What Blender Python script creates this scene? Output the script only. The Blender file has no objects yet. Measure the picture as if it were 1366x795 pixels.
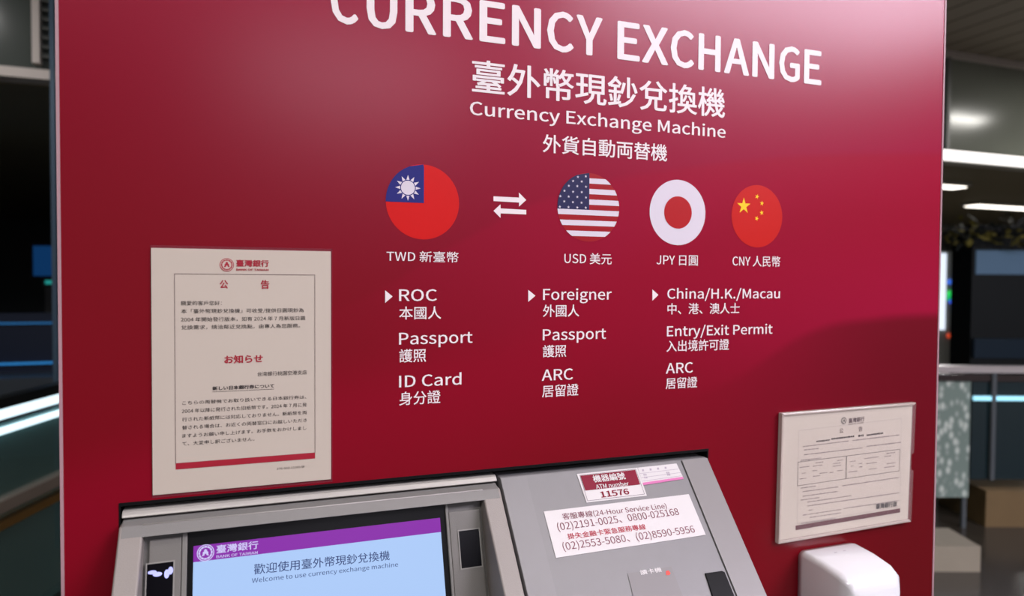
import bpy, bmesh, math, random
from mathutils import Vector, Matrix
random.seed(7)
sc = bpy.context.scene
COL = sc.collection
# ------------------------------------------------------------------ camera
S = .946
F = 936.95
CH = 1.55
YAW, PIT, ROL = math.radians(-20.3758), math.radians(1.4915), math.radians(.3521)
CAM = Vector((0, -S, CH))
fw = Vector((-math.sin(YAW)*math.cos(PIT), math.cos(YAW)*math.cos(PIT), -math.sin(PIT)))
rt = Vector((math.cos(YAW), math.sin(YAW), 0))
up = rt.cross(fw)
R2 = rt*math.cos(ROL) + up*math.sin(ROL)
U2 = -rt*math.sin(ROL) + up*math.cos(ROL)
cd = bpy.data.cameras.new('camera'); cam = bpy.data.objects.new('camera', cd); COL.objects.link(cam)
M = Matrix((R2, U2, -fw)).transposed().to_4x4(); M.translation = CAM
cam.matrix_world = M
cd.sensor_width = 36; cd.lens = F/1366*36; cd.clip_start = .02; cd.clip_end = 200
cd.dof.use_dof = True; cd.dof.focus_distance = 1.0; cd.dof.aperture_fstop = 3.4
sc.camera = cam
def ray(q): return R2*((q[0]-683)/F) + U2*((397.5-q[1])/F) + fw
class Plane:
    def __init__(s, o, n, ex):
        s.o = Vector(o); s.n = Vector(n).normalized(); s.ex = Vector(ex).normalized(); s.ey = s.n.cross(s.ex)
    def hit(s, q, lift=0):
        d = ray(q); t = (s.o + s.n*lift - CAM).dot(s.n)/d.dot(s.n)
        w = CAM + d*t - s.o
        return Vector((w.dot(s.ex), w.dot(s.ey)))
    def W(s, u, v, lift=0): return s.o + s.ex*u + s.ey*v + s.n*lift
PAN = Plane((0, 0, 0), (0, -1, 0), (1, 0, 0))            # the red front panel
K = .88
GZ = 1.2655
FAS = Plane((0, 0, GZ), (0, -1, K), (1, 0, 0))          # the sloping fascia
def yF(z): return -K*(GZ - z)
KI = .34
IZ, IY = 1.2405, -.006
INS = Plane((0, IY, IZ), (0, -1, KI), (1, 0, 0))        # the recessed screen plane
def yI(z): return IY - KI*(IZ - z)
# ------------------------------------------------------------------ materials
def lin(c):
    return tuple(((x/255)/12.92 if x/255 <= .04045 else ((x/255+.055)/1.055)**2.4) for x in c) + (1,)
MATS = {}
def mat(name, c, rough=.5, metal=0, emit=0, spec=.5, noise=None, bump=None, trans=0, alpha=1, coat=0):
    if name in MATS: return MATS[name]
    m = bpy.data.materials.new(name); m.use_nodes = True; nt = m.node_tree; b = nt.nodes['Principled BSDF']
    b.inputs['Base Color'].default_value = lin(c); b.inputs['Roughness'].default_value = rough
    b.inputs['Metallic'].default_value = metal; b.inputs['Specular IOR Level'].default_value = spec
    b.inputs['Transmission Weight'].default_value = trans; b.inputs['Alpha'].default_value = alpha
    b.inputs['Coat Weight'].default_value = coat
    if emit:
        b.inputs['Emission Color'].default_value = lin(c); b.inputs['Emission Strength'].default_value = emit
    if noise:
        sca, amt = noise
        n = nt.nodes.new('ShaderNodeTexNoise'); n.inputs['Scale'].default_value = sca; n.inputs['Detail'].default_value = 4
        tc = nt.nodes.new('ShaderNodeTexCoord'); nt.links.new(tc.outputs['Object'], n.inputs['Vector'])
        r = nt.nodes.new('ShaderNodeMapRange'); r.inputs['To Min'].default_value = 1-amt; r.inputs['To Max'].default_value = 1+amt
        nt.links.new(n.outputs['Fac'], r.inputs['Value'])
        x = nt.nodes.new('ShaderNodeVectorMath'); x.operation = 'SCALE'; x.inputs[0].default_value = lin(c)[:3]
        nt.links.new(r.outputs[0], x.inputs['Scale']); nt.links.new(x.outputs[0], b.inputs['Base Color'])
    if bump:
        sca, st = bump
        n = nt.nodes.new('ShaderNodeTexNoise'); n.inputs['Scale'].default_value = sca; n.inputs['Detail'].default_value = 3
        tc = nt.nodes.new('ShaderNodeTexCoord'); nt.links.new(tc.outputs['Object'], n.inputs['Vector'])
        bp = nt.nodes.new('ShaderNodeBump'); bp.inputs['Strength'].default_value = st; bp.inputs['Distance'].default_value = .001
        nt.links.new(n.outputs['Fac'], bp.inputs['Height']); nt.links.new(bp.outputs[0], b.inputs['Normal'])
    MATS[name] = m; return m
INK = mat('white_print', (240, 229, 230), .4, spec=.3)
# ------------------------------------------------------------------ object helpers
def _origin(o):
    v = Vector((0, 0, 0)); p = o
    while p: v += p.location; p = p.parent
    return v
def put(name, me, mats, parent=None):
    """mesh given in world coordinates; origin moved to its centre"""
    if len(me.vertices):
        lo = Vector([min(v.co[i] for v in me.vertices) for i in range(3)])
        hi = Vector([max(v.co[i] for v in me.vertices) for i in range(3)])
        c = (lo+hi)/2
        if parent is None: c.z = lo.z
    else: c = Vector()
    me.transform(Matrix.Translation(-c))
    for m in (mats if isinstance(mats, (list, tuple)) else [mats]): me.materials.append(m)
    o = bpy.data.objects.new(name, me); COL.objects.link(o)
    if parent is not None: o.parent = parent; o.location = c - _origin(parent)
    else: o.location = c
    me.name = name
    return o
def build(name, bm, mats, parent=None, smooth=False, bevel=0, seg=2):
    if bevel:
        bmesh.ops.bevel(bm, geom=[e for e in bm.edges if len(e.link_faces) == 2 and e.calc_face_angle(0) > .5], offset=bevel, segments=seg, profile=.5, affect='EDGES')
    me = bpy.data.meshes.new(name); bm.normal_update(); bm.to_mesh(me); bm.free()
    if smooth:
        for p in me.polygons: p.use_smooth = True
    return put(name, me, mats, parent)
def thing(name, loc, label, cat, group=None):
    o = bpy.data.objects.new(name, None); COL.objects.link(o); o.location = loc
    o.empty_display_size = .05
    return tag(o, label, cat, group)
def tag(o, label, cat, group=None):
    o['label'] = label; o['category'] = cat
    if group: o['group'] = group
    return o
def struct(o): o['kind'] = 'structure'; return o
def box(bm, a, b, mi=0):
    x0, y0, z0 = a; x1, y1, z1 = b
    v = [bm.verts.new(p) for p in ((x0,y0,z0),(x1,y0,z0),(x1,y1,z0),(x0,y1,z0),(x0,y0,z1),(x1,y0,z1),(x1,y1,z1),(x0,y1,z1))]
    for f in ((3,2,1,0),(4,5,6,7),(0,1,5,4),(1,2,6,5),(2,3,7,6),(3,0,4,7)):
        bm.faces.new([v[i] for i in f]).material_index = mi
def obox(bm, c, ax, ay, hx, hy, z0, z1, mi=0):
    """box turned in plan: centre c(x,y), unit axes ax, ay"""
    c = Vector((c[0], c[1], 0)); ax = Vector((ax[0], ax[1], 0)); ay = Vector((ay[0], ay[1], 0))
    v = []
    for z in (z0, z1):
        for sx, sy in ((-1,-1),(1,-1),(1,1),(-1,1)):
            p = c + ax*hx*sx + ay*hy*sy; v.append(bm.verts.new((p.x, p.y, z)))
    for f in ((3,2,1,0),(4,5,6,7),(0,1,5,4),(1,2,6,5),(2,3,7,6),(3,0,4,7)):
        bm.faces.new([v[i] for i in f]).material_index = mi
def prism(bm, prof, x0, x1, mi=0):
    """profile of (y,z) swept along x"""
    a = [bm.verts.new((x0, y, z)) for y, z in prof]; b = [bm.verts.new((x1, y, z)) for y, z in prof]
    n = len(prof)
    for i in range(n):
        j = (i+1) % n; bm.faces.new((a[i], a[j], b[j], b[i])).material_index = mi
    bm.faces.new(a[::-1]).material_index = mi; bm.faces.new(b).material_index = mi
    bmesh.ops.recalc_face_normals(bm, faces=bm.faces)
def slab(bm, pl, pts, lift=.0006, mi=0, thick=.0):
    """flat polygon on a plane (u,v points)"""
    top = [bm.verts.new(pl.W(u, v, lift)) for u, v in pts]
    f = bm.faces.new(top); f.material_index = mi
    if f.normal.length == 0: f.normal_update()
    if f.normal.dot(pl.n) < 0: f.normal_flip()
    if thick:
        bot = [bm.verts.new(pl.W(u, v, lift-thick)) for u, v in pts]
        n = len(pts)
        for i in range(n):
            j = (i+1) % n
            bm.faces.new((top[i], top[j], bot[j], bot[i])).material_index = mi
        bm.faces.new(bot[::-1]).material_index = mi
    return f
def quadpx(pl, pts, lift=.0006): return [tuple(pl.hit(q, lift)) for q in pts]
# ------------------------------------------------------------------ lettering
FONTS = {}
def font(nm):
    """the typefaces that come with Blender itself; falls back to the built-in one"""
    if nm not in FONTS:
        FONTS[nm] = None
        try:
            import os
            d = bpy.utils.system_resource('DATAFILES', path='fonts')
            FONTS[nm] = bpy.data.fonts.load(os.path.join(d, nm))
        except Exception: pass
    return FONTS[nm]
NOTO = 'Noto Sans CJK Regular.woff2'
def raw(s, face):
    cu = bpy.data.curves.new('t', 'FONT'); cu.body = s; cu.size = 1; cu.resolution_u = 3
    if font(face): cu.font = font(face)
    ob = bpy.data.objects.new('t', cu); COL.objects.link(ob)
    dg = bpy.context.evaluated_depsgraph_get(); dg.update()
    me = bpy.data.meshes.new_from_object(ob.evaluated_get(dg))
    bpy.data.objects.remove(ob); bpy.data.curves.remove(cu)
    return me
_unit = []
def unit():
    if not _unit:
        m = raw('H', NOTO); e = ext(m); _unit.append((e[3]-e[2])/.733); bpy.data.meshes.remove(m)
    return _unit[0]
def glyphs(s, bold=0):
    """lettering as a mesh; bold = stroke widening in em, made of slightly shifted layers"""
    bm = bmesh.new(); m = raw(s, NOTO); bm.from_mesh(m); bpy.data.meshes.remove(m)
    bm.normal_update()
    for f in bm.faces:
        f.smooth = False
        if f.normal.z < 0: f.normal_flip()
    me = bpy.data.meshes.new('t'); bm.to_mesh(me); bm.free()
    if bold:
        bm = bmesh.new(); r = bold*unit()
        for k, (dx, dy) in enumerate(((0, 0), (r, 0), (-r, 0), (0, r*.7), (0, -r*.7), (r*.7, r*.5), (-r*.7, r*.5), (r*.7, -r*.5), (-r*.7, -r*.5))):
            m2 = me.copy(); m2.transform(Matrix.Translation((dx, dy, k*8e-6))); bm.from_mesh(m2); bpy.data.meshes.remove(m2)
        bm.to_mesh(me); bm.free()
    return me
def ext(me):
    xs = [v.co.x for v in me.vertices]; ys = [v.co.y for v in me.vertices]
    return min(xs), max(xs), min(ys), max(ys)
_ref = {}
def ref(ch, bold):
    k = (ch, bold)
    if k not in _ref:
        m = glyphs(ch, bold); _ref[k] = ext(m)[2:]; bpy.data.meshes.remove(m)
    return _ref[k]
def is_cjk(s): return not any(c.isascii() and c.isalnum() for c in s)
def fit(pl, s, BL, BR, h, bold=0, lift=.0006, horizontal=False, cjk=None):
    """lettering whose ink runs from pixel BL to BR along its foot, h pixels high; returns a mesh on the plane"""
    a = pl.hit(BL, lift); b = pl.hit(BR, lift); t = pl.hit((BL[0], BL[1]-h), lift)
    if horizontal: b.y = a.y
    d = (b-a); w = d.length; d.normalize(); nn = Vector((-d.y, d.x)); hh = (t-a).dot(nn)
    me = glyphs(s, bold); x0, x1, _, _ = ext(me)
    r = ref('國' if (cjk if cjk is not None else is_cjk(s)) else 'H', bold)
    sx = w/(x1-x0); sy = hh/(r[1]-r[0])
    for v in me.vertices:
        q = a + d*((v.co.x-x0)*sx) + nn*((v.co.y-r[0])*sy)
        v.co = pl.W(q.x, q.y, lift+v.co.z)
    return me
def join(mes):
    bm = bmesh.new()
    for m in mes: bm.from_mesh(m)
    return bm
def letter(name, parent, mt, pl, items, bold=0, lift=.0006, horizontal=False):
    """items: (text, BL, BR, h[, bold])"""
    mes = [fit(pl, i[0], i[1], i[2], i[3], i[4] if len(i) > 4 else bold, lift, horizontal) for i in items]
    bm = join(mes)
    return build(name, bm, mt, parent)
def disc_pts(c, r, n=48, ry=None):
    return [(c[0]+r*math.cos(i*2*math.pi/n), c[1]+(ry or r)*math.sin(i*2*math.pi/n)) for i in range(n)]
def star_pts(c, r, rot=0, n=5, q=.382):
    return [(c[0]+(r if i % 2 == 0 else r*q)*math.sin(rot+i*math.pi/n), c[1]+(r if i % 2 == 0 else r*q)*math.cos(rot+i*math.pi/n)) for i in range(2*n)]
def emblem(name, parent, pl, c, r, m_fg, m_bg, lift=.0006):
    """round seal: two rings, a squat temple-like figure in the middle"""
    bm = bmesh.new(); st = .00012 if r > .004 else .0001
    slab(bm, pl, disc_pts(c, r, 40), lift, 0)
    slab(bm, pl, disc_pts(c, r*.9, 40), lift+st, 1)
    slab(bm, pl, disc_pts(c, r*.82, 40), lift+2*st, 0)
    slab(bm, pl, disc_pts(c, r*.62, 40), lift+3*st, 1)
    for i in range(12):
        a = i*math.pi/6+.26; p = (c[0]+r*.72*math.cos(a), c[1]+r*.72*math.sin(a))
        slab(bm, pl, disc_pts(p, r*.05, 8), lift+3*st, 1)
    fig = [(-.42,-.36),(-.3,-.1),(-.34,.05),(-.16,.2),(-.2,.3),(0,.48),(.2,.3),(.16,.2),(.34,.05),(.3,-.1),(.42,-.36),(.12,-.3),(.1,-.12),(-.1,-.12),(-.12,-.3)]
    slab(bm, pl, [(c[0]+x*r, c[1]+y*r) for x, y in fig], lift+4*st, 0)
    return build(name, bm, [m_fg, m_bg], parent)
# ================================================================== the kiosk
x_l = PAN.hit((82.2, 400)).x; x_r = PAN.hit((1251.5, 400)).x
HX0, HX1, HZ1, HZ0 = -.1495, .691, 1.2795, .86          # opening the machine looks out of
KT = 2.3; KD = .9
kiosk = thing('exchange_kiosk', ((x_l+x_r)/2, KD/2, 0), 'large dark red printed currency exchange kiosk cabinet surrounding the grey machine', 'kiosk')
# red print: procedural swooshes of slightly different reds
def red_material():
    m = bpy.data.materials.new('red_printed_panel'); m.use_nodes = True; nt = m.node_tree; L = nt.links; b = nt.nodes['Principled BSDF']
    geo = nt.nodes.new('ShaderNodeTexCoord'); sep = nt.nodes.new('ShaderNodeSeparateXYZ'); L.new(geo.outputs['Object'], sep.inputs[0])
    def math_(op, a, b_=None, c_=None):
        n = nt.nodes.new('ShaderNodeMath'); n.operation = op
        for i, v in enumerate((a, b_, c_)):
            if v is None: continue
            if isinstance(v, (int, float)): n.inputs[i].default_value = v
            else: L.new(v, n.inputs[i])
        return n.outputs[0]
    X = sep.outputs['X']; Z = sep.outputs['Z']
    def curve(pts, xmin, xmax, zmin, zmax):
        """z(x) from a float curve"""
        n = nt.nodes.new('ShaderNodeFloatCurve'); c = n.mapping.curves[0]
        P = [((x-xmin)/(xmax-xmin), (z-zmin)/(zmax-zmin)) for x, z in pts]
        c.points[0].location = P[0]; c.points[1].location = P[-1]
        for p in P[1:-1]: c.points.new(*p)
        n.mapping.update()
        t = math_('DIVIDE', math_('SUBTRACT', X, xmin), xmax-xmin)
        L.new(t, n.inputs['Value'])
        return math_('ADD', math_('MULTIPLY', n.outputs[0], zmax-zmin), zmin)
    def below(cv, soft):
        """1 just under the curve, fading to 0 above it"""
        n = nt.nodes.new('ShaderNodeMapRange'); n.interpolation_type = 'SMOOTHSTEP'
        L.new(math_('SUBTRACT', cv, Z), n.inputs['Value']); n.inputs['From Min'].default_value = -soft; n.inputs['From Max'].default_value = soft
        return n.outputs[0]
    def fade(v, a, b_):
        n = nt.nodes.new('ShaderNodeMapRange'); n.interpolation_type = 'SMOOTHSTEP'
        L.new(v, n.inputs['Value']); n.inputs['From Min'].default_value = a; n.inputs['From Max'].default_value = b_
        n.inputs['To Min'].default_value = 1; n.inputs['To Max'].default_value = 0
        return n.outputs[0]
    def mix(a, c, f):
        n = nt.nodes.new('ShaderNodeMix'); n.data_type = 'RGBA'
        L.new(f, n.inputs['Factor'])
        if isinstance(a, tuple): n.inputs['A'].default_value = lin(a)
        else: L.new(a, n.inputs['A'])
        n.inputs['B'].default_value = lin(c)
        return n.outputs['Result']
    P = lambda *q: [tuple(PAN.hit(p)) for p in q]
    base = (122, 8, 24)
    # sweep A: from lower left rising to upper right, brighter crimson under it, fading out downwards
    a = curve(P((80, 520), (300, 455), (480, 400), (600, 330), (740, 262), (900, 226), (1250, 205)), x_l, x_r, 1.0, 2.3)
    fa = math_('MULTIPLY', below(a, .008), fade(math_('SUBTRACT', a, Z), 0, .42))
    fa = math_('MULTIPLY', fa, fade(X, .9, -.05))
    g0 = nt.nodes.new('ShaderNodeMapRange'); g0.interpolation_type = 'SMOOTHSTEP'
    L.new(math_('ADD', math_('MULTIPLY', X, .45), Z), g0.inputs['Value']); g0.inputs['From Min'].default_value = 1.45; g0.inputs['From Max'].default_value = 2.2
    c = mix(mix(base, (152, 12, 54), g0.outputs[0]), (154, 5, 46), fa)
    # sweep B: middle fold
    b2 = curve(P((80, 640), (420, 520), (700, 445), (860, 330), (1000, 285), (1250, 262)), x_l, x_r, 1.0, 2.3)
    fb = math_('MULTIPLY', below(b2, .05), fade(math_('SUBTRACT', b2, Z), .0, .25))
    c = mix(c, (144, 4, 36), math_('MULTIPLY', fb, .55))
    # sweep C: dark fold at the lower right
    d = curve(P((80, 760), (600, 690), (850, 545), (960, 515), (1090, 440), (1170, 425), (1250, 420)), x_l, x_r, .9, 2.2)
    fc = math_('MULTIPLY', below(d, .012), fade(X, 1.15, .55))
    c = mix(c, (86, 6, 12), math_('MULTIPLY', fc, .75))
    L.new(c, b.inputs['Base Color'])
    b.inputs['Roughness'].default_value = .27; b.inputs['Specular IOR Level'].default_value = .3
    return m
REDPRINT = red_material()
PLAIN = mat('red_side', (112, 16, 26), .45)
TRIM = mat('pale_edge_trim', (176, 140, 146), .4)
BLACK = mat('black_rubber', (10, 10, 12), .55, spec=.2)
bm = bmesh.new()
T = .012
xs = [x_l, HX0, HX1, x_r]; zs = [0, HZ0, HZ1, KT]
for i in range(3):
    for j in range(3):
        if i == 1 and j == 1: continue
        box(bm, (xs[i], 0, zs[j]), (xs[i+1], T, zs[j+1]))
bmesh.ops.remove_doubles(bm, verts=bm.verts, dist=1e-5)
me = bpy.data.meshes.new('front_panel'); bm.to_mesh(me); bm.free(); me.materials.append(REDPRINT)
front = bpy.data.objects.new('front_panel', me); COL.objects.link(front); front.parent = kiosk
front.location = -kiosk.location                          # print coordinates = world coordinates
for nm, a, b in (('side_panel', (x_l, T, 0), (x_l+.02, KD, KT)), ('side_panel', (x_r-.02, T, 0), (x_r, KD, KT)),
                 ('top_panel', (x_l+.02, T, KT-.02), (x_r-.02, KD, KT)), ('back_panel', (x_l+.02, KD-.02, 0), (x_r-.02, KD, KT-.02))):
    bm = bmesh.new(); box(bm, a, b); build(nm, bm, PLAIN, kiosk)
for x in (x_l-.0035, x_r):
    bm = bmesh.new(); box(bm, (x, -.001, 0), (x+.0035, .016, KT)); build('edge_trim', bm, TRIM, kiosk, bevel=.0008)
# black seal round the opening
bm = bmesh.new()
for a, b in (((HX0-.0, -.0012, HZ1-.004), (HX1, .30, HZ1)), ((HX0, -.0008, HZ0), (HX0+.002, .30, HZ1-.004)), ((HX1-.002, -.0008, HZ0), (HX1, .30, HZ1-.004)), ((HX0, .29, HZ0), (HX1, .30, HZ1-.004))):
    box(bm, a, b)
build('opening_seal', bm, BLACK, kiosk)
# ---- lettering of the panel
HEAD = [('C',441,478),('U',489,530),('R',540.7,582),('R',590.8,631),('E',639.4,674),('N',682.7,721.4),('C',729.6,765.3),('Y',768.5,803.5),
        ('E',823.3,853.4),('X',856.2,891.4),('C',894.4,925.9),('H',931.4,961.1),('A',965.6,999.3),('N',1003.3,1032.8),('G',1039,1066.7),('E',1072.3,1095.6)]
hb = PAN.hit((1072.5, 111.2)).y; ht = PAN.hit((1072.5, 65.3)).y
mes = []
for ch, xa, xb in HEAD:
    g = glyphs(ch, .026); e = ext(g); r = ref('H', .026)
    ym = 110 - (1085-xa)*.135 - 20
    ua = PAN.hit((xa, ym)).x; ub = PAN.hit((xb, ym)).x
    for v in g.vertices:
        v.co = PAN.W(ua+(v.co.x-e[0])/(e[1]-e[0])*(ub-ua), hb+(v.co.y-r[0])/(r[1]-r[0])*(ht-hb), .0006+v.co.z)
    mes.append(g)
build('heading_lettering', join(mes), INK, front)
def pt(name, s, xl, xr, base, top, bold=.01):
    return letter(name, front, INK, PAN, [(s, (xl, base), (xr, base), base-top, bold)], horizontal=True)
pt('chinese_lettering', '臺外幣現鈔兌換機', 629.5, 967.6, 123.0, 80.5, .014)
pt('subtitle_lettering', 'Currency Exchange Machine', 626.8, 968.3, 152.8, 135, .012)
pt('japanese_lettering', '外貨自動両替機', 724, 890, 203.3, 180, .012)
for a in (('TWD 新臺幣',515.6,611.7,347.6,335.8),('USD 美元',752.8,816,350.7,338.6),('JPY 日圓',875.8,930.8,352.4,340.6),('CNY 人民幣',977.1,1040.8,353.9,342.2)):
    pt('currency_lettering', *a, bold=.005)
for a in (('ROC',532.3,582.8,401.5,386),('本國人',532.5,588.4,426.3,409.8),('Passport',532.3,630.4,459.7,444),('護照',532.5,568.4,483.8,466.9),('ID Card',532.3,615.5,516.8,501.3),('身分證',532.5,587.6,541,523.8),
          ('Foreigner',724.4,815.9,400,385.4),('外國人',724.2,772.5,423,407.3),('Passport',724,808.4,454,439.3),('護照',724,755.3,477,461.4),('ARC',722.7,764.3,508,493.2),('居留證',723,771.6,530.3,514.8),
          ('China/H.K./Macau',890.1,1040.3,398.5,385.2),('中、港、澳人士',890.3,986.6,419.6,405.3),('Entry/Exit Permit',889.6,1030.4,448.7,435.3),('入出境許可證',889,972.4,469.6,455),('ARC',888.2,924.3,498.5,484.6),('居留證',888,930,519.2,505)):
    pt('list_lettering', *a, bold=.009)
for q in (((513.8,387.2),(513.8,404),(523.8,395.5)),((704.7,386.6),(704.7,402.6),(714.3,394.5)),((870.3,386),(870.3,401.2),(878.3,393.4))):
    bm = bmesh.new(); slab(bm, PAN, quadpx(PAN, q)); build('list_marker', bm, INK, front)
for q in (((658.3,261.8),(692.4,263.6),(692.2,256.8),(702,266.8),(692.4,275.4),(692.4,270.2),(658.3,268.2)),
          ((702,286.1),(667.8,284.6),(667.6,290.6),(658.3,281.2),(667.6,272.6),(667.8,278),(702,280))):
    bm = bmesh.new(); slab(bm, PAN, quadpx(PAN, q)); build('exchange_arrow', bm, INK, front)
# ---- flags
RF = .0511
def band(cx, cz, r, z0, z1, x0=-9, x1=9, n=14):
    z0 = max(z0, -r); z1 = min(z1, r)
    L_, R_ = [], []
    for i in range(n+1):
        z = z0+(z1-z0)*i/n; h = math.sqrt(max(0, r*r-z*z))
        L_.append((cx+max(-h, x0), cz+z)); R_.append((cx+min(h, x1), cz+z))
    pts = L_ + R_[::-1]; out = []
    for p in pts:
        if not out or (abs(p[0]-out[-1][0])+abs(p[1]-out[-1][1])) > 1e-6: out.append(p)
    if abs(out[0][0]-out[-1][0])+abs(out[0][1]-out[-1][1]) < 1e-6: out.pop()
    return out
FR = mat('flag_scarlet', (206, 14, 12), .4, spec=.25); FB = mat('flag_blue', (36, 38, 116), .4, spec=.25); FW = mat('flag_white', (220, 212, 222), .4, spec=.25)
FN = mat('flag_navy', (40, 40, 80), .4, spec=.25); FD = mat('flag_stripe_red', (158, 16, 28), .4, spec=.25); FJ = mat('flag_disc_red', (176, 20, 26), .4, spec=.25)
FC = mat('flag_orange_red', (196, 20, 10), .4, spec=.25); FY = mat('flag_yellow', (250, 205, 40), .4, spec=.25)
zf = PAN.hit((785, 277)).y
c = PAN.hit((564.3, 269.5)); bm = bmesh.new(); slab(bm, PAN, disc_pts(c, RF, 72), .0004, 0)
slab(bm, PAN, band(c.x, c.y, RF, -.0015, RF, x1=.0012), .0007, 1)
s0 = PAN.hit((544, 250.6)); rs = RF*.335
slab(bm, PAN, disc_pts(s0, rs*.56, 32), .0012, 2)
slab(bm, PAN, disc_pts(s0, rs*.63, 32), .0011, 1)
for i in range(12):
    a = i*math.pi/6
    slab(bm, PAN, [(s0.x+rs*1.02*math.sin(a), s0.y+rs*1.02*math.cos(a)), (s0.x+rs*.6*math.sin(a+.24), s0.y+rs*.6*math.cos(a+.24)), (s0.x+rs*.6*math.sin(a-.24), s0.y+rs*.6*math.cos(a-.24))], .001, 2)
build('flag_roundel', bm, [FR, FB, FW], front)
c = PAN.hit((785.2, 276.6)); bm = bmesh.new(); slab(bm, PAN, disc_pts(c, RF, 72), .0004, 0)
st = 2*RF/13
for i in range(1, 13, 2):
    z1 = RF-st*i; slab(bm, PAN, band(c.x, c.y, RF, z1-st, z1, x0=0 if i < 7 else -9), .0007, 1)
slab(bm, PAN, band(c.x, c.y, RF, RF-st*7, RF, x1=.0006), .0008, 2)
for x, y in ((238,138),(172,162),(217,165),(150,187),(194,189),(239,192),(127,213),(172,218),(217,220),(106,241),(149,243),(194,245),(239,248),(126,268),(171,272),(216,275),(103,296),(148,298),(194,300),(238,301),(197,141)):
    slab(bm, PAN, star_pts(PAN.hit((720+x/3.903, 200+y/3.903)), .0023), .0011, 1)
build('flag_roundel', bm, [FD, FW, FN], front)
c = PAN.hit((904.2, 283.5)); bm = bmesh.new(); slab(bm, PAN, disc_pts(c, RF, 72), .0004, 0); slab(bm, PAN, disc_pts(c, RF*.495, 60), .0008, 1)
build('flag_roundel', bm, [FW, FJ], front)
c = PAN.hit((1010, 288.5)); bm = bmesh.new(); slab(bm, PAN, disc_pts(c, RF, 72), .0004, 0)
slab(bm, PAN, star_pts(PAN.hit((991.8, 274.8)), RF*.27), .0008, 1)
for x, y, a in ((1130,243,.3),(1155,278,.1),(1154,327,-.2),(1128,357,.35)):
    slab(bm, PAN, star_pts(PAN.hit((720+x/3.903, 200+y/3.903)), RF*.086, a), .0008, 1)
build('flag_roundel', bm, [FC, FY], front)
# ================================================================== the machine
GREY = mat('grey_moulded_plastic', (128, 126, 123), .42, noise=(60, .03), bump=(900, .25))
GREYF = mat('grey_fascia', (130, 128, 129), .38, noise=(40, .03), bump=(1200, .12))
GREYD = mat('dark_grey_inset', (104, 102, 98), .5, bump=(900, .2))
BEIG = mat('warm_pale_post', (150, 143, 137), .42, bump=(900, .3))
SILV = mat('silver_trim', (176, 172, 166), .4, metal=.2)
BEZ = mat('black_bezel', (10, 10, 11), .35, spec=.12)
mach = thing('exchange_machine', (.27, .1, .86), 'grey currency exchange machine with sloping fascia and lit touchscreen set into the red kiosk', 'machine')
ZB = .93                                                # foot of the sloping fascia
# right-hand fascia section: solid wedge
def sect(x0, x1, off=0, zt=GZ, zb=ZB, back=.25):
    p = [(-off+.0, zt), (yF(zb)-off, zb), (yF(zb)-off, .88), (back, .88), (back, zt)]
    return p
x1 = .687
bm = bmesh.new(); prism(bm, sect(0, 0), .3345, x1)
# thin standing line and groove
build('fascia', bm, GREYF, mach, bevel=.0012)
DK = mat('groove_shadow_gap', (70, 68, 68), .6)
def strip(name, xa, xb, m, lift, z0, z1, thick=.001):
    bm = bmesh.new(); v1 = (z1-GZ)*math.sqrt(1+K*K); v0 = (z0-GZ)*math.sqrt(1+K*K)
    slab(bm, FAS, [(xa, v0), (xb, v0), (xb, v1), (xa, v1)], lift, 0, thick); return build(name, bm, m, mach)
strip('side_rail', .6395, .6868, mat('grey_side_rail', (136, 132, 131), .36, bump=(1200, .12)), .0022, ZB+.001, GZ-.0015, .003)
strip('side_rail', .3350, .3742, mat('grey_inner_rail', (133, 131, 132), .38, bump=(1200, .12)), .0010, ZB+.001, GZ-.0015, .0015)
strip('panel_joint', .6383, .6395, DK, .0006, ZB+.001, GZ-.0015)
# monitor housing
FX0, FX1 = -.1475, .3300      # outer
IX0, IX1 = -.1215, .3030      # inner opening
OFF = .004
def yG(z): return yF(z)-OFF
ZC = 1.2565
CY, CZ = -.0135, 1.2520       # chamfer edge meets the front plane
zc = GZ - (-(CY)-OFF)/K       # z on plane for y=CY
ZL = zc-.0118                 # lower lip of top bar
ZFB = 1.0                     # bottom bar top
bm = bmesh.new()
prism(bm, [(.0, ZC+.002), (-.002, ZC+.001), (CY, zc), (yG(ZL), ZL), (yG(ZL)+.012, ZL-.002), (.03, ZL+.004), (.03, ZC)], FX0+.002, FX1-.002)
build('monitor_top_bar', bm, GREY, mach, bevel=.0014)
bm = bmesh.new()
prism(bm, [(CY+.0004+.0009*math.cos(i*math.pi/4), zc-.0002+.0009*math.sin(i*math.pi/4)) for i in range(8)], IX0-.001, IX1+.001)
build('top_bar_highlight', bm, mat('painted_highlight', (176, 172, 168), .35), mach, smooth=True)  # pale strip added to imitate the highlight along the bar's bevelled edge
def post(xa, xb, ch):
    bm = bmesh.new()
    # front face follows the slope, back plane follows the inset
    zt = zc-.0002
    pf = [(CY, zt), (yG(.99), .99)]
    v = {}
    for nm, x in (('a', xa), ('b', xb)):
        v[nm] = [bm.verts.new((x, CY, zt)), bm.verts.new((x, yG(.96), .96)), bm.verts.new((x, .03, .90)), bm.verts.new((x, .03, zt))]
    for i in range(4):
        j = (i+1) % 4; bm.faces.new((v['a'][i], v['a'][j], v['b'][j], v['b'][i]))
    bm.faces.new(v['a'][::-1]); bm.faces.new(v['b'])
    bmesh.ops.recalc_face_normals(bm, faces=bm.faces)
    return build('monitor_post', bm, BEIG, mach, bevel=.0022, seg=3)
post(FX0, IX0, 0); post(IX1, FX1, 0)
bm = bmesh.new(); prism(bm, [(yG(.99), .99), (yG(.93), .93), (.03, .9), (.03, .99)], IX0, IX1); build('monitor_bottom_bar', bm, GREY, mach, bevel=.001)
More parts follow.
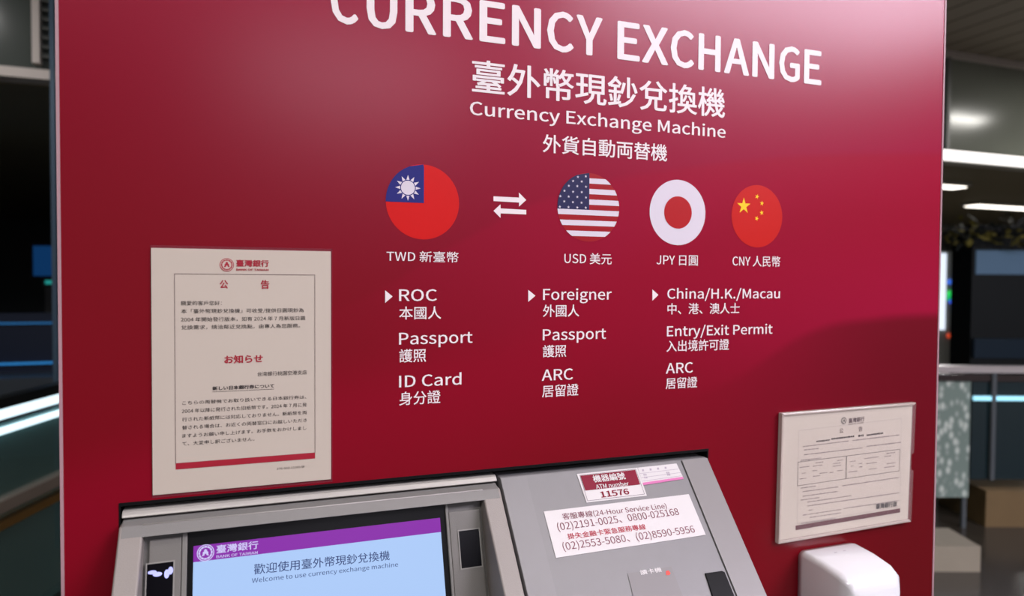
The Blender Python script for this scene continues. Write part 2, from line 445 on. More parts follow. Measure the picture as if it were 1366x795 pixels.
# silver lip along the top
bm = bmesh.new()
pr = [(-.0035+.0, HZ1-.013)]
zt = 1.2692
prism(bm, [(.02, zt), (.003, zt), (-.0005, zt-.0015), (-.0032, zt-.0045), (-.0045, zt-.0068), (-.003, zt-.0081), (.02, zt-.0081)], HX0+.0035, .3285)
build('silver_lip', bm, SILV, mach, bevel=.0006)
# inset: backing plate, screen bezel, screen
def islab(name, xa, xb, za, zb, m, lift, thick=.002, parent=None, bevel=0):
    c = math.sqrt(1+KI*KI); v0 = (za-IZ)*c; v1 = (zb-IZ)*c
    bm = bmesh.new(); slab(bm, INS, [(xa, v0), (xb, v0), (xb, v1), (xa, v1)], lift, 0, thick)
    bmesh.ops.recalc_face_normals(bm, faces=bm.faces)
    return build(name, bm, m, parent or mach, bevel=bevel)
islab('inset_plate', IX0-.001, IX1+.001, .96, IZ+.01, GREYD, -.001, .004)
sx0 = INS.hit((258, 745)).x; sx1 = INS.hit((590, 740)).x
bz0 = INS.hit((250, 745)).x; bz1 = INS.hit((597.5, 740)).x
sz = INS.hit((420, 709.8)).y
islab('screen_bezel', bz0, bz1, 1.005, IZ+.008, BEZ, .0015, .003, bevel=.0006)
for xa, xb in ((bz0-.006, bz0), (bz1, bz1+.004)):
    islab('bezel_rim', xa, xb, 1.0, IZ+.006, mat('rim_grey', (120, 118, 113), .45), .005, .006, bevel=.001)
SCR = mat('screen_pale_blue', (176, 208, 255), .3, emit=.85, spec=.08); SCR.node_tree.nodes['Principled BSDF'].inputs['Base Color'].default_value = (.02, .02, .02, 1)
PUR = mat('screen_purple', (138, 26, 172), .3, emit=.85, spec=.08); PUR.node_tree.nodes['Principled BSDF'].inputs['Base Color'].default_value = (.02, .02, .02, 1)
SWH = mat('screen_lilac_white', (214, 206, 255), .3, emit=.85, spec=.08); SWH.node_tree.nodes['Principled BSDF'].inputs['Base Color'].default_value = (.02, .02, .02, 1)
SNV = mat('screen_navy_text', (52, 72, 132), .3, emit=.6, spec=.08); SNV.node_tree.nodes['Principled BSDF'].inputs['Base Color'].default_value = (.01, .01, .02, 1)
def iquad(name, pts, m, lift, parent):
    bm = bmesh.new(); slab(bm, INS, pts, lift); return build(name, bm, m, parent)
v_low = -.20
screen = iquad('screen', [(sx0, v_low), (sx1, v_low), (sx1, sz), (sx0, sz)], SCR, .0022, mach)
pb = INS.hit((420, 734.5)).y
hv = INS.hit((258, 722.5)).y
pb = INS.hit((258, 750)).y
iquad('screen_header', [(sx0, pb), (sx1, pb), (sx1, sz), (sx0, sz)], PUR, .0026, screen)
emblem('screen_emblem', screen, INS, INS.hit((274.4, 737.3)), .0098, SWH, PUR, .0030)
letter('screen_bank_lettering', screen, SWH, INS, [('臺灣銀行', (288.6, 738.5), (344.5, 732), 10.5, .02), ('BANK OF TAIWAN', (288.6, 744.6), (343.8, 738.6), 3.6, .012)], lift=.003)
letter('screen_welcome_lettering', screen, SNV, INS, [('歡迎使用臺外幣現鈔兌換機', (338.5, 766.5), (520, 747), 13.2, .004), ('Welcome to use currency exchange machine', (336, 777.5), (531, 755.5), 6.0, 0)], lift=.003)
# sensor plates either side of the screen
SL = mat('dark_glass_slot', (8, 7, 12), .2, spec=.15)
def sensor(xa, xb, zt, px0, px1, yt, yb):
    bm = bmesh.new(); c = math.sqrt(1+KI*KI)
    slab(bm, INS, [(xa, -.2), (xb, -.2), (xb, zt), (xa, zt)], .004, 0, .004)
    bmesh.ops.recalc_face_normals(bm, faces=bm.faces)
    o = build('sensor_plate', bm, mat('sensor_plate_grey', (112, 109, 104), .45, bump=(900, .2)), mach, bevel=.001)
    a = INS.hit((px0, yt), .004); b = INS.hit((px1, yt), .004); d = INS.hit(((px0+px1)/2, yb), .004)
    xa, xb, v1, v0 = a.x, b.x, (a.y+b.y)/2, d.y
    bm = bmesh.new()
    e = .0015
    outer = [(xa-e, v0-e), (xb+e, v0-e), (xb+e, v1+e), (xa-e, v1+e)]; inner = [(xa, v0), (xb, v0), (xb, v1), (xa, v1)]
    A = [bm.verts.new(INS.W(u, v, .0052)) for u, v in outer]; B = [bm.verts.new(INS.W(u, v, .0052)) for u, v in inner]; Cc = [bm.verts.new(INS.W(u, v, .0042)) for u, v in inner]; D = [bm.verts.new(INS.W(u, v, .0040)) for u, v in outer]
    for i in range(4):
        j = (i+1) % 4
        bm.faces.new((A[i], A[j], B[j], B[i])); bm.faces.new((B[i], B[j], Cc[j], Cc[i])); bm.faces.new((D[i], D[j], A[j], A[i]))
    bmesh.ops.recalc_face_normals(bm, faces=bm.faces)
    build('slot_rim', bm, mat('rim_grey_light', (142, 140, 134), .4), o)
    bm = bmesh.new(); slab(bm, INS, inner, .0046, 0, .0006); s = build('sensor_slot', bm, SL, o)
    return o
SP1 = sensor(IX0+.006, bz0-.0065, INS.hit((215, 718.5)).y, 196.5, 231.5, 751, 803)
SP2 = sensor(bz1+.0045, IX1-.004, INS.hit((620, 681)).y, 611.5, 638.5, 707, 757)
# blue-white reflection in the left slot, drawn as small glowing discs
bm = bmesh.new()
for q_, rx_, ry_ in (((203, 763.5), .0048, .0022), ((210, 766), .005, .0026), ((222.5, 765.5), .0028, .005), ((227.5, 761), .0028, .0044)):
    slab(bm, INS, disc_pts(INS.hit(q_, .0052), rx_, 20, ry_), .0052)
build('slot_reflection', bm, mat('slot_glow_lilac', (170, 175, 245), .3, emit=.5), SP1)
# ---- stickers on the sloping fascia (G)
g = lambda x, y: (660+x/3.794, 590+y/3.794)
PAPW = mat('sticker_white', (212, 208, 207), .4); MAR = mat('sticker_maroon', (128, 12, 44), .4, spec=.2); MARL = mat('sticker_wine_text', (120, 44, 66), .5); TXR = mat('sticker_red_text', (176, 40, 62), .5)
def sticker(name, q, m, lift, parent=mach):
    bm = bmesh.new(); slab(bm, FAS, quadpx(FAS, [g(*p) for p in q], lift), lift, 0, .0003); return build(name, bm, m, parent)
st1 = sticker('number_sticker', ((415,160),(722,128),(770,270),(465,305)), PAPW, .0010); st1['label'] = 'white sticker with maroon band and machine number'
def line_frame(bm, pl, pts, w, lift, mi=0):
    n = len(pts)
    for i in range(n):
        a = Vector(pts[i]); b = Vector(pts[(i+1) % n]); d = (b-a).normalized(); nn = Vector((-d.y, d.x))*w/2
        slab(bm, pl, [tuple(a-nn-d*w/2), tuple(b-nn+d*w/2), tuple(b+nn+d*w/2), tuple(a+nn-d*w/2)], lift, mi)
bm = bmesh.new(); line_frame(bm, FAS, quadpx(FAS, [g(*p) for p in ((431,167),(713,136),(758,262),(470,296))], .0013), .0006, .0013); build('sticker_border', bm, mat('border_grey', (90, 80, 88), .5), st1)
sticker('maroon_band', ((434,169),(711,139),(736,213),(459,244)), MAR, .0016, st1)
letter('sticker_lettering', st1, PAPW, FAS, [('機器編號', g(503,204), g(665,187), 36/3.794, .02), ('ATM number', g(515,236), g(681,219), 22/3.794, .012)], lift=.0020)
letter('sticker_number', st1, MAR, FAS, [('11576', g(541,280), g(684,262), 31/3.794, .03)], lift=.0016)
st2 = sticker('form_sticker', ((724,128),(920,107),(957,185),(752,217)), PAPW, .0008); st2['label'] = 'small white form sticker with pink lower edge'
sticker('pink_band', ((748,204),(951,174),(957,185),(752,217)), mat('sticker_pink', (206, 110, 166), .45), .0013, st2)
bm = bmesh.new()
GL = mat('faint_form_ink', (170, 160, 172), .5)
for q in (((735,157),(930,134)),((742,178),(940,152)),((745,196),(946,168))):
    a, b = q; slab(bm, FAS, quadpx(FAS, [g(*a), g(*b), g(b[0], b[1]+2), g(a[0], a[1]+2)], .0013), .0013)
for i in range(4):
    x = 745+i*38; y = 137-i*4.2
    slab(bm, FAS, quadpx(FAS, [g(x, y), g(x+9, y-1), g(x+11, y+9), g(x+2, y+10)], .0013), .0013)
for x, y in ((752,160),(756,174),(868,150),(872,160)):
    for k in range(2): slab(bm, FAS, quadpx(FAS, [g(x+k*9, y), g(x+k*9+6, y-1), g(x+k*9+8, y+8), g(x+k*9+2, y+9)], .0013), .0013)
build('form_lines', bm, GL, st2)
st3 = sticker('service_sticker', ((248,350),(982,262),(1068,468),(310,585)), PAPW, .0010); st3['label'] = 'long white service phone number sticker'
letter('service_lettering', st3, MARL, FAS, [('客服專線(24-Hour Service Line)', g(346,389), g(873,333), 26/3.794, .002), ('(02)2191-0025、0800-025168', g(322,446), g(936,366), 37/3.794, .0), ('(02)2553-5080、(02)8590-5956', g(349,546), g(1016,455), 38/3.794, .0)], lift=.0015)
letter('hotline_lettering', st3, TXR, FAS, [('掛失金融卡緊急服務專線', g(372,492), g(768,440), 29/3.794, .014)], lift=.0015)
# label plate and slot just above the crop
pl_ = sticker('instruction_plate', ((672,663),(893,628),(960,800),(720,850)), mat('plate_grey', (128, 124, 124), .45), .0010)
letter('plate_lettering', pl_, PAPW, FAS, [('存摺補摺', g(738,690), g(848,668), 28/3.794, .02)], lift=.0015) if False else None
letter('plate_lettering', pl_, PAPW, FAS, [('讀卡機', g(740,672), g(848,655), 24/3.794, .02)], lift=.0015)
bm = bmesh.new(); slab(bm, FAS, quadpx(FAS, [g(*p) for p in ((866,652),(880,648),(890,662),(884,672),(868,672))], .0015), .0015); build('red_mark', bm, mat('red_orange_mark', (226, 66, 52), .5), pl_)
bm = bmesh.new(); slab(bm, FAS, quadpx(FAS, [g(*p) for p in ((1066,662),(1150,650),(1164,656),(1215,780),(1110,800))], .0022), .0022, 0, .002); build('card_reader_cover', bm, BEZ, mach, bevel=.0004)
# ================================================================== left notice
NOT = Plane((0, -.0025, 0), (0, -1, 0), (1, 0, 0))
PAPER = mat('notice_paper', (200, 188, 174), .55); REDI = mat('notice_red_ink', (164, 24, 46), .5); BLKI = mat('notice_black_ink', (48, 40, 40), .55); FRI = mat('notice_frame_ink', (120, 100, 98), .55)
def h7(x, y): return (190+x/4.415, 320+y/4.415)
def h8(x, y): return (190+x/4.185, 480+y/4.185)
qa = [PAN.hit(p, .0012) for p in ((200.5, 331.5), (440.7, 334.5), (442, 640), (205, 659))]
nl = (qa[0].x+qa[3].x)/2; nr = (qa[1].x+qa[2].x)/2; ntop = (qa[0].y+qa[1].y)/2; nbot = (qa[2].y+qa[3].y)/2
notice = thing('bank_notice', ((nl+nr)/2, -.0006, nbot), 'large portrait white bilingual paper notice with red footer bar, taped above the touchscreen', 'notice')
bm = bmesh.new(); slab(bm, PAN, [(nl, nbot), (nr, nbot), (nr, ntop), (nl, ntop)], .0022, 0, .0016); pap = build('paper_sheet', bm, PAPER, notice)
NL = .0002   # on the NOT plane (y=-.0025)
bm = bmesh.new()
f0 = [NOT.hit(h7(186,200), NL), NOT.hit(h7(1016,206), NL), NOT.hit(h8(963,524), NL), NOT.hit(h8(188,572), NL)]
fx0 = (f0[0].x+f0[3].x)/2; fx1 = (f0[1].x+f0[2].x)/2; fz1 = (f0[0].y+f0[1].y)/2; fz0 = (f0[2].y+f0[3].y)/2
line_frame(bm, NOT, [(fx0, fz0), (fx1, fz0), (fx1, fz1), (fx0, fz1)], .0006, NL); build('printed_frame', bm, FRI, notice)
bm = bmesh.new(); bt = NOT.hit(h8(188, 578), NL).y; bb = NOT.hit(h8(188, 612), NL).y
slab(bm, NOT, [(fx0, bb), (fx1, bb), (fx1, bt), (fx0, bt)], NL*1.2); build('footer_bar', bm, REDI, notice)
emblem('seal_emblem', notice, NOT, NOT.hit(h7(497,147), NL), .0083, REDI, PAPER, NL)
def hl(s, f, xl, xr, yb, hgt, dy, bold=0): return (s, f(xl, yb), f(xr, yb+dy), hgt/4.3, bold)
letter('notice_title', notice, REDI, NOT, [hl('臺灣銀行', h7, 552, 745, 157, 38, 2, .03), hl('BANK OF TAIWAN', h7, 553, 743, 181, 12, 1, .03)], lift=NL, horizontal=True)
for a in (hl('公', h7, 455, 505, 287, 48, 1, .03), hl('告', h7, 697, 748, 288, 48, 1, .03), hl('お知らせ', h7, 482, 710, 730, 46, -3, .035)):
    letter('notice_heading', notice, REDI, NOT, [a], lift=NL, horizontal=True)
letter('notice_body', notice, BLKI, NOT, [
    hl('親愛的客戶您好：', h7, 226, 468, 386, 24, 0), hl('本「臺外幣現鈔兌換機」可收受/提供日圓現鈔為', h7, 228, 950, 433, 24, -4), hl('2004 年開始發行版本，如有 2024 年 7 月新版日圓', h7, 226, 958, 480, 20, -4), hl('兌換需求，請洽鄰近兌換點，由專人為您服務。', h7, 228, 928, 529, 24, -6)], lift=NL, horizontal=True)
letter('notice_branch_line', notice, BLKI, NOT, [hl('台湾銀行桃園空港支店', h8, 643, 918, 92, 24, -6), ], lift=NL, horizontal=True)
letter('notice_subheading', notice, BLKI, NOT, [hl('新しい日本銀行券について', h8, 391, 736, 171, 22, -8, .03)], lift=NL, horizontal=True)
letter('notice_body', notice, BLKI, NOT, [
    hl('こちらの両替機でお取り扱いできる日本銀行券は、', h8, 222, 915, 252, 21, -24), hl('2004 年以降に発行された旧紙幣です。2024 年 7 月に発', h8, 220, 918, 297, 19, -25), hl('行された新紙幣には対応しておりません。新紙幣を両', h8, 221, 918, 345, 22, -27), hl('替される場合は、お近くの両替窓口にお越しいただき', h8, 222, 918, 390, 22, -28), hl('ますようお願い申し上げます。お手数をおかけしまし', h8, 222, 916, 436, 22, -29), hl('て、大変申し訳ございません。', h8, 222, 625, 480, 22, -18),
    ], lift=NL, horizontal=True)
letter('notice_form_number', notice, BLKI, NOT, [hl('276-002-11309 版', h8, 750, 906, 614, 11, -6)], lift=NL, horizontal=True)
bm = bmesh.new(); a = NOT.hit(h8(391, 178), NL); b = NOT.hit(h8(736, 166), NL); slab(bm, NOT, [(a.x, a.y-.0004), (b.x, a.y-.0004), (b.x, a.y), (a.x, a.y)], NL); build('underline', bm, BLKI, notice)
# clear sleeve edge round the sheet
CLR = mat('clear_plastic', (235, 235, 240), .12, trans=1.0); CLR.node_tree.nodes['Principled BSDF'].inputs['IOR'].default_value = 1.3
bm = bmesh.new()
slab(bm, PAN, [(nl-.001, nbot-.004), (nr+.002, nbot-.004), (nr+.002, ntop+.0035), (nl-.001, ntop+.0035)], .0005, 0, .0003)
build('clear_backing', bm, mat('sleeve_film', (150, 60, 74), .15, alpha=.35), notice)
# ================================================================== right notice in acrylic holder
HD = .010
q = [PAN.hit(p, HD) for p in ((1043.5, 551.5), (1222.5, 537), (1216, 696), (1038.5, 726))]
print('holder', q)
hx0 = (q[0].x+q[3].x)/2; hx1 = (q[1].x+q[2].x)/2
HP = Plane((0, -HD, 0), (0, -1, 0), (1, 0, 0))
holder = thing('acrylic_sign_holder', ((hx0+hx1)/2, -.0006, q[3].y), 'clear acrylic sign holder with side notch mounted at the right above the dispenser', 'sign holder')
ACR = mat('acrylic_edge', (224, 208, 198), .12, alpha=.55, spec=.7)
ACRS = mat('acrylic_sheet', (240, 236, 232), .06, alpha=.06, spec=.5, bump=(14, .6))
pts = [tuple(q[3]), tuple(q[2]), tuple(q[1]), tuple(q[0])]
def inset(pts, e):
    cx = sum(p[0] for p in pts)/4; cy = sum(p[1] for p in pts)/4
    return [(p[0]+(e if p[0] < cx else -e), p[1]+(e if p[1] < cy else -e)) for p in pts]
nz = [PAN.hit(p, HD) for p in ((1219, 604), (1218, 628))]
def with_notch(P_, d):
    e = P_[1][0]+(P_[2][0]-P_[1][0])*.5
    return [P_[0], P_[1], (e, nz[1].y), (e-d, nz[1].y+.003), (e-d, nz[0].y-.003), (e, nz[0].y), P_[2], P_[3]]
bm = bmesh.new(); slab(bm, PAN, with_notch(pts, .006), HD, 0, .0022); bmesh.ops.recalc_face_normals(bm, faces=bm.faces); build('front_sheet', bm, ACRS, holder, bevel=.0005)
bm = bmesh.new(); slab(bm, PAN, pts, .0042, 0, .003); bmesh.ops.recalc_face_normals(bm, faces=bm.faces); build('back_sheet', bm, ACRS, holder)
bm = bmesh.new()
i0 = inset(pts, .0045)
for a, b, c_, d in ((0,1,1,0),(3,0,0,3),(2,3,3,2)):
    A = [pts[a], pts[b], i0[c_], i0[d]]; slab(bm, PAN, A, HD+.0002, 0, HD-.001)
bmesh.ops.recalc_face_normals(bm, faces=bm.faces); build('folded_edge', bm, ACR, holder, bevel=.0012)
# the sheet inside
SH = Plane((0, -.0062, 0), (0, -1, 0), (1, 0, 0))
i1 = inset(pts, .0049)
n2 = thing('paper_notice', ((hx0+hx1)/2, -.005, i1[0][1]), 'small wordy paper notice with table and dark red footer inside the acrylic holder', 'notice')
bm = bmesh.new(); slab(bm, SH, i1, -.0002, 0, .0005); build('paper_sheet', bm, PAPER, n2)
h4 = lambda x, y: (1020+x/2.943, 520+y/2.943)
def sl(x0, y0, x1, y1, w):    # ink stroke in zoom px
    return [h4(x0, y0-w/2), h4(x1, y1-w/2), h4(x1, y1+w/2), h4(x0, y0+w/2)]
emblem('seal_emblem', n2, SH, SH.hit(h4(311,121), .0004), .0062, BLKI, PAPER, .0004)
letter('notice_title', n2, mat('dark_brown_ink', (84, 58, 60), .5), SH, [('臺灣銀行', h4(330,131), h4(392,123), 6.2, .03), ('BANK OF TAIWAN', h4(330,138), h4(388,130), 1.4, .02), ('公', h4(294,171), h4(309,169), 6.4, .01), ('告', h4(369,164), h4(384,162), 6.4, .01)], lift=.0004)
letter('notice_signature', n2, BLKI, SH, [('臺灣銀行啟', h4(437,469), h4(520,457), 6.6, .03)], lift=.0004)
bm = bmesh.new(); slab(bm, SH, quadpx(SH, [h4(122,533), h4(532,465), h4(532,481), h4(122,551)], .0004), .0004); build('footer_bar', bm, mat('footer_dark_red', (82, 14, 32), .5, spec=.2), n2)
bm = bmesh.new()
line_frame(bm, SH, quadpx(SH, [h4(134,160), h4(537,112), h4(532,458), h4(128,524)], .0004), .0004, .0004)
build('printed_frame', bm, mat('thin_grey_ink', (168, 156, 152), .5), n2)
bm = bmesh.new()
line_frame(bm, SH, quadpx(SH, [h4(131,284), h4(531,233), h4(528,318), h4(129,377)], .0004), .0007, .0004)
slab(bm, SH, quadpx(SH, sl(321,260,319,348,1)+[], .0004)[:0] or quadpx(SH, [h4(320,260), h4(322.5,260), h4(320.5,348), h4(318,348)], .0004), .0004)
build('table_frame', bm, mat('table_ink', (84, 74, 74), .5), n2)
def scribble(bm, xa, xb, ya, slope, w, lo=4, hi=12, gap=2.2, mi=0):
    x = xa
    while x < xb:
        l = min(random.uniform(lo, hi), xb-x)
        y0 = ya+slope*(x-xa); y1 = ya+slope*(x+l-xa)
        slab(bm, SH, quadpx(SH, sl(x, y0, x+l, y1, w*random.uniform(.7, 1)), .0004), .0004, mi); x += l+random.uniform(.8, gap)
bm = bmesh.new()
scribble(bm, 203, 256, 203, -.125, 7, 4, 7); scribble(bm, 262, 352, 193, -.12, 8, 4, 7, 1.8); scribble(bm, 368, 388, 181, -.12, 8, 4, 7); scribble(bm, 401, 466, 178, -.13, 8, 4, 7, 1.8)
build('bold_text_line', bm, mat('text_ink_bold', (72, 60, 62), .5), n2)
bm = bmesh.new()
for a in ((150,223,330,-.125),(345,199,530,-.12),(155,236,212,-.1),(155,255,386,-.12),(400,222,535,-.12),(142,277,222,-.12),(142,386,200,-.14),(150,400,290,-.14),(305,377,528,-.15),(150,418,288,-.14),(142,433,215,-.14),(168,441,340,-.15),(168,456,530,-.145),(172,473,190,-.14),(150,492,300,-.15),(310,466,528,-.145),(178,501,300,-.15),(142,525,280,-.15)):
    x0, y0, x1, s_ = a; scribble(bm, x0, x1, y0, s_, 4.2, 5, 16, 2.5)
for cx, cy, w in ((138,305,38),(146,328,16),(138,350,26),(200,287,30),(188,318,18),(190,300,36),(215,328,34),(255,325,15),(285,318,22),(270,290,30),(268,300,32),(285,278,24),(190,340,28),(335,282,22),(338,300,12),(370,290,14),(372,303,12),(330,323,34),(392,270,56),(400,290,40),(410,312,30),(470,262,26),(478,250,34),(480,290,34),(470,305,40)):
    scribble(bm, cx, cx+w, cy, -.13, 3.6, 5, 14, 2)
build('small_text', bm, mat('text_ink_faint', (150, 136, 132), .5), n2)
# ================================================================== dispenser
WHT = mat('white_glossy_plastic', (228, 228, 230), .16, coat=.2); 
def pp(q_, Y): return CAM + ray(q_)*((Y-CAM.y)/ray(q_).y)
d0 = pp((1064, 742), 0); d1 = pp((1135, 719), 0)
print('disp', d0, d1, pp((1196, 768), -.11))
disp = thing('sanitizer_dispenser', ((d0.x+d1.x)/2, -.001, .912), 'white glossy wall mounted hand sanitizer dispenser under the acrylic notice', 'dispenser')
bm = bmesh.new()
dx0, dx1 = d0.x+.001, d1.x+.004
dzt = (d0.z+d1.z)/2
# front outline bulges; rings from wall to front
rings = []
for y, sh, zt_ in ((-.0005, 0, dzt+.002), (-.012, -.001, dzt+.0045), (-.05, 0, dzt+.002), (-.085, .002, dzt-.004), (-.102, .006, dzt-.012), (-.112, .016, dzt-.028)):
    x0_, x1_ = dx0+sh, dx1-sh; zb_ = .93+sh; r = .011
    ring = []
    for cx, cz, a0 in ((x1_-r, zt_-r, 0), (x0_+r, zt_-r, 90), (x0_+r, zb_+r, 180), (x1_-r, zb_+r, 270)):
        for k in range(6):
            a = math.radians(a0+k*18); ring.append(bm.verts.new((cx+r*math.cos(a), y, cz+r*math.sin(a))))
    rings.append(ring)
for A, B in zip(rings, rings[1:]):
    for i in range(len(A)):
        j = (i+1) % len(A); bm.faces.new((A[i], A[j], B[j], B[i]))
bm.faces.new(rings[0][::-1]); bm.faces.new(rings[-1])
bmesh.ops.recalc_face_normals(bm, faces=bm.faces)
o = build('cover', bm, WHT, disp, smooth=True)
bm = bmesh.new()
for xq, yq in ((1115, 737.2), (1126.5, 734.8)):
    p = pp((xq, yq), 0); 
    t_ = (dzt+.003-CAM.z)/ray((xq, yq)).z; w = CAM+ray((xq, yq))*t_
    box(bm, (w.x-.003, w.y-.001, w.z-.0008), (w.x+.003, w.y+.001, w.z+.0006))
build('lock_slot', bm, mat('pale_grey_mark', (176, 172, 178), .4), disp)
bm = bmesh.new(); box(bm, ((dx0+dx1)/2-.022, -.085, 0.912), ((dx0+dx1)/2+.022, -.045, .931)); build('nozzle', bm, mat('dispenser_grey', (150, 150, 152), .4), disp, bevel=.004)
# ================================================================== the hall
CEI = mat('ceiling_planks', (150, 138, 122), .6, noise=(3, .06)); 
CZ_ = 4.05
m = MATS['ceiling_planks']; nt = m.node_tree; b = nt.nodes['Principled BSDF']
tc = nt.nodes.new('ShaderNodeTexCoord'); sp = nt.nodes.new('ShaderNodeSeparateXYZ'); nt.links.new(tc.outputs['Object'], sp.inputs[0])
w1 = nt.nodes.new('ShaderNodeMath'); w1.operation = 'PINGPONG'; w1.inputs[1].default_value = .15; nt.links.new(sp.outputs['X'], w1.inputs[0])
w2 = nt.nodes.new('ShaderNodeMath'); w2.operation = 'GREATER_THAN'; w2.inputs[1].default_value = .012; nt.links.new(w1.outputs[0], w2.inputs[0])
mx = nt.nodes.new('ShaderNodeMix'); mx.data_type = 'RGBA'; mx.inputs['A'].default_value = lin((40, 36, 32)); mx.inputs['B'].default_value = lin((150, 138, 122))
nt.links.new(w2.outputs[0], mx.inputs['Factor']); nt.links.new(mx.outputs['Result'], b.inputs['Base Color'])
bm = bmesh.new(); box(bm, (-9, -12, CZ_), (18, 4.6, CZ_+.1)); struct(build('ceiling', bm, CEI))
bm = bmesh.new(); box(bm, (-9, 4.75, 2.86), (18, 18, 2.95)); struct(build('ceiling_soffit', bm, mat('dark_soffit', (120, 112, 92), .6, noise=(2, .1))))
bm = bmesh.new(); box(bm, (-9, -12, -.1), (18, 18, 0)); struct(build('floor', bm, mat('polished_dark_floor', (60, 56, 48), .22, noise=(1.2, .25))))
bm = bmesh.new(); box(bm, (-9, 18, 0), (18, 18.1, 2.86)); struct(build('wall_back', bm, mat('dark_teal_wall', (22, 32, 34), .5, noise=(.8, .3))))
bm = bmesh.new(); box(bm, (-9.1, -12, 0), (-9, 18, CZ_)); struct(build('wall_left', bm, mat('dark_teal_wall2', (28, 36, 38), .5)))
bm = bmesh.new(); box(bm, (18, -12, 0), (18.1, 18, CZ_)); struct(build('wall_right', bm, mat('grey_hall_wall', (92, 92, 86), .5)))
# lights of the hall: long fluorescent fittings in the ceiling
LIT = mat('lamp_diffuser', (246, 238, 255), .5, emit=9)
HOUS = mat('lamp_housing', (180, 178, 172), .4)
def lamp(x, y, hx, hy, z=CZ_, label='', energy=0, group=None, em=None, lc=(1, .95, .91)):
    t = thing('ceiling_lamp', (x, y, z), label, 'ceiling lamp', group)
    bm = bmesh.new(); box(bm, (x-hx-.04, y-hy-.04, z-.05), (x+hx+.04, y+hy+.04, z)); build('housing', bm, HOUS, t, bevel=.006)
    bm = bmesh.new(); box(bm, (x-hx, y-hy, z-.062), (x+hx, y+hy, z-.0505)); build('diffuser', bm, em or LIT, t, bevel=.003)
    if energy:
        ld = bpy.data.lights.new('lamp_light', 'AREA'); ld.shape = 'RECTANGLE'; ld.size = hx*2; ld.size_y = hy*2; ld.energy = energy; ld.color = lc
        lo = bpy.data.objects.new('lamp_light', ld); COL.objects.link(lo); lo.parent = t; lo.location = (0, 0, -.075)
    return t
# out of the frame: lamps that light the kiosk, some of them added fill
for x, y, hx, hy, e, cc_ in ((-1.4, -2.9, 1.2, .12, 70, (1, .95, .88)), (1.3, -1.7, .9, .12, 30, (1, .95, .88)), (4.3, -3.7, 1.9, .8, 370, (.92, .85, 1)), (1.2, -7.5, 1.2, .5, 110, (.9, .88, 1)), (9.9, 2.7, .45, .045, 80, (1, .97, .9)), (-3.2, 2.4, .9, .12, 90, (1, .97, .92))):  # near overhead and left hall lamps are added to brighten dispenser, beam and glass
    lamp(x, y, hx, hy, label='long white unseen lamp in the planked ceiling out of the frame, one of inferred and added lamps', energy=e, group='lamps behind the viewer', lc=cc_)
def far(px, py, z):   # point of height z seen at a pixel
    r_ = ray((px, py)); t_ = (z-CAM.z)/r_.z; return CAM + r_*t_
def dist(px, py, d): return CAM + ray((px, py))*d
LITF = mat('far_lamp_diffuser', (255, 248, 236), .5, emit=3.2)
p = far(1262, 250, 2.8); lamp(p.x-.2, p.y, .45, .10, 2.86, 'short bright lamp set in the dark soffit at the right, nearer one', em=LITF, energy=90)
p = far(1330, 277, 2.8); lamp(p.x+.3, p.y, .9, .12, 2.86, 'long bright lamp far back in the dark soffit at the right', em=LITF, energy=160)
# glazed bulkhead y=4.6
bulk = thing('glazed_bulkhead', (3, 4.65, 2.86), 'long glazed bulkhead with pale mullions hanging from ceiling behind the kiosk', 'bulkhead')
bm = bmesh.new(); box(bm, (-9, 4.58, 2.87), (4.2, 4.75, 2.935)); build('lower_beam', bm, mat('pale_beam', (206, 196, 188), .5), bulk, bevel=.006)
bm = bmesh.new(); box(bm, (4.2, 4.56, 2.86), (18, 4.75, 2.98)); build('light_trough', bm, mat('trough_housing', (200, 200, 196), .4), bulk, bevel=.008)
bm = bmesh.new(); box(bm, (4.2, 4.53, 2.87), (18, 4.5595, 2.97)); build('light_strip', bm, mat('trough_light', (255, 250, 246), .5, emit=1.6), bulk, bevel=.004)
bm = bmesh.new(); box(bm, (-9, 4.58, 3.99), (18, 4.75, 4.05)); build('top_beam', bm, MATS['pale_beam'], bulk, bevel=.006)
bm = bmesh.new(); box(bm, (-9, 4.66, 2.935), (4.2, 4.68, 3.99)); build('dark_glazing', bm, mat('dark_smoked_glass', (74, 80, 76), .15), bulk)
bm = bmesh.new(); box(bm, (4.2, 4.64, 2.98), (18, 4.66, 3.99)); build('grey_glazing', bm, mat('grey_glass', (140, 144, 132), .16, spec=.15, noise=(1.5, .12)), bulk)
xm = pp((47.5, 70), 4.6).x
for x in (xm, xm-1.6, xm-3.2, pp((1266, 150), 4.6).x, 9.6, 12):
    bm = bmesh.new(); box(bm, (x-.022, 4.60, 2.98), (x+.022, 4.66, 3.99)); build('mullion', bm, MATS['pale_beam'] if x < 4 else mat('grey_mullion', (130, 132, 128), .4), bulk)
# louvre right of the mullion
lv = thing('slatted_louvre', (xm+.3, 4.6, 3.0), 'dark slatted louvre beside the pale mullion above the left beam', 'louvre')
bm = bmesh.new()
for i in range(16):
    z = 2.98+i*.062; xa, xb = xm+.03, xm+.75
    v = [bm.verts.new(p_) for p_ in ((xa, 4.60, z+.05), (xb, 4.60, z-.02), (xb, 4.63, z), (xa, 4.63, z+.07))]
    bm.faces.new(v); 
    w = [bm.verts.new(p_) for p_ in ((xa, 4.605, z+.042), (xb, 4.605, z-.028), (xb, 4.635, z-.008), (xa, 4.635, z+.062))]
    bm.faces.new(w[::-1])
    for k in range(4): bm.faces.new((v[k], w[k], w[(k+1) % 4], v[(k+1) % 4]))
build('slats', bm, mat('louvre_grey', (96, 98, 94), .5), lv)
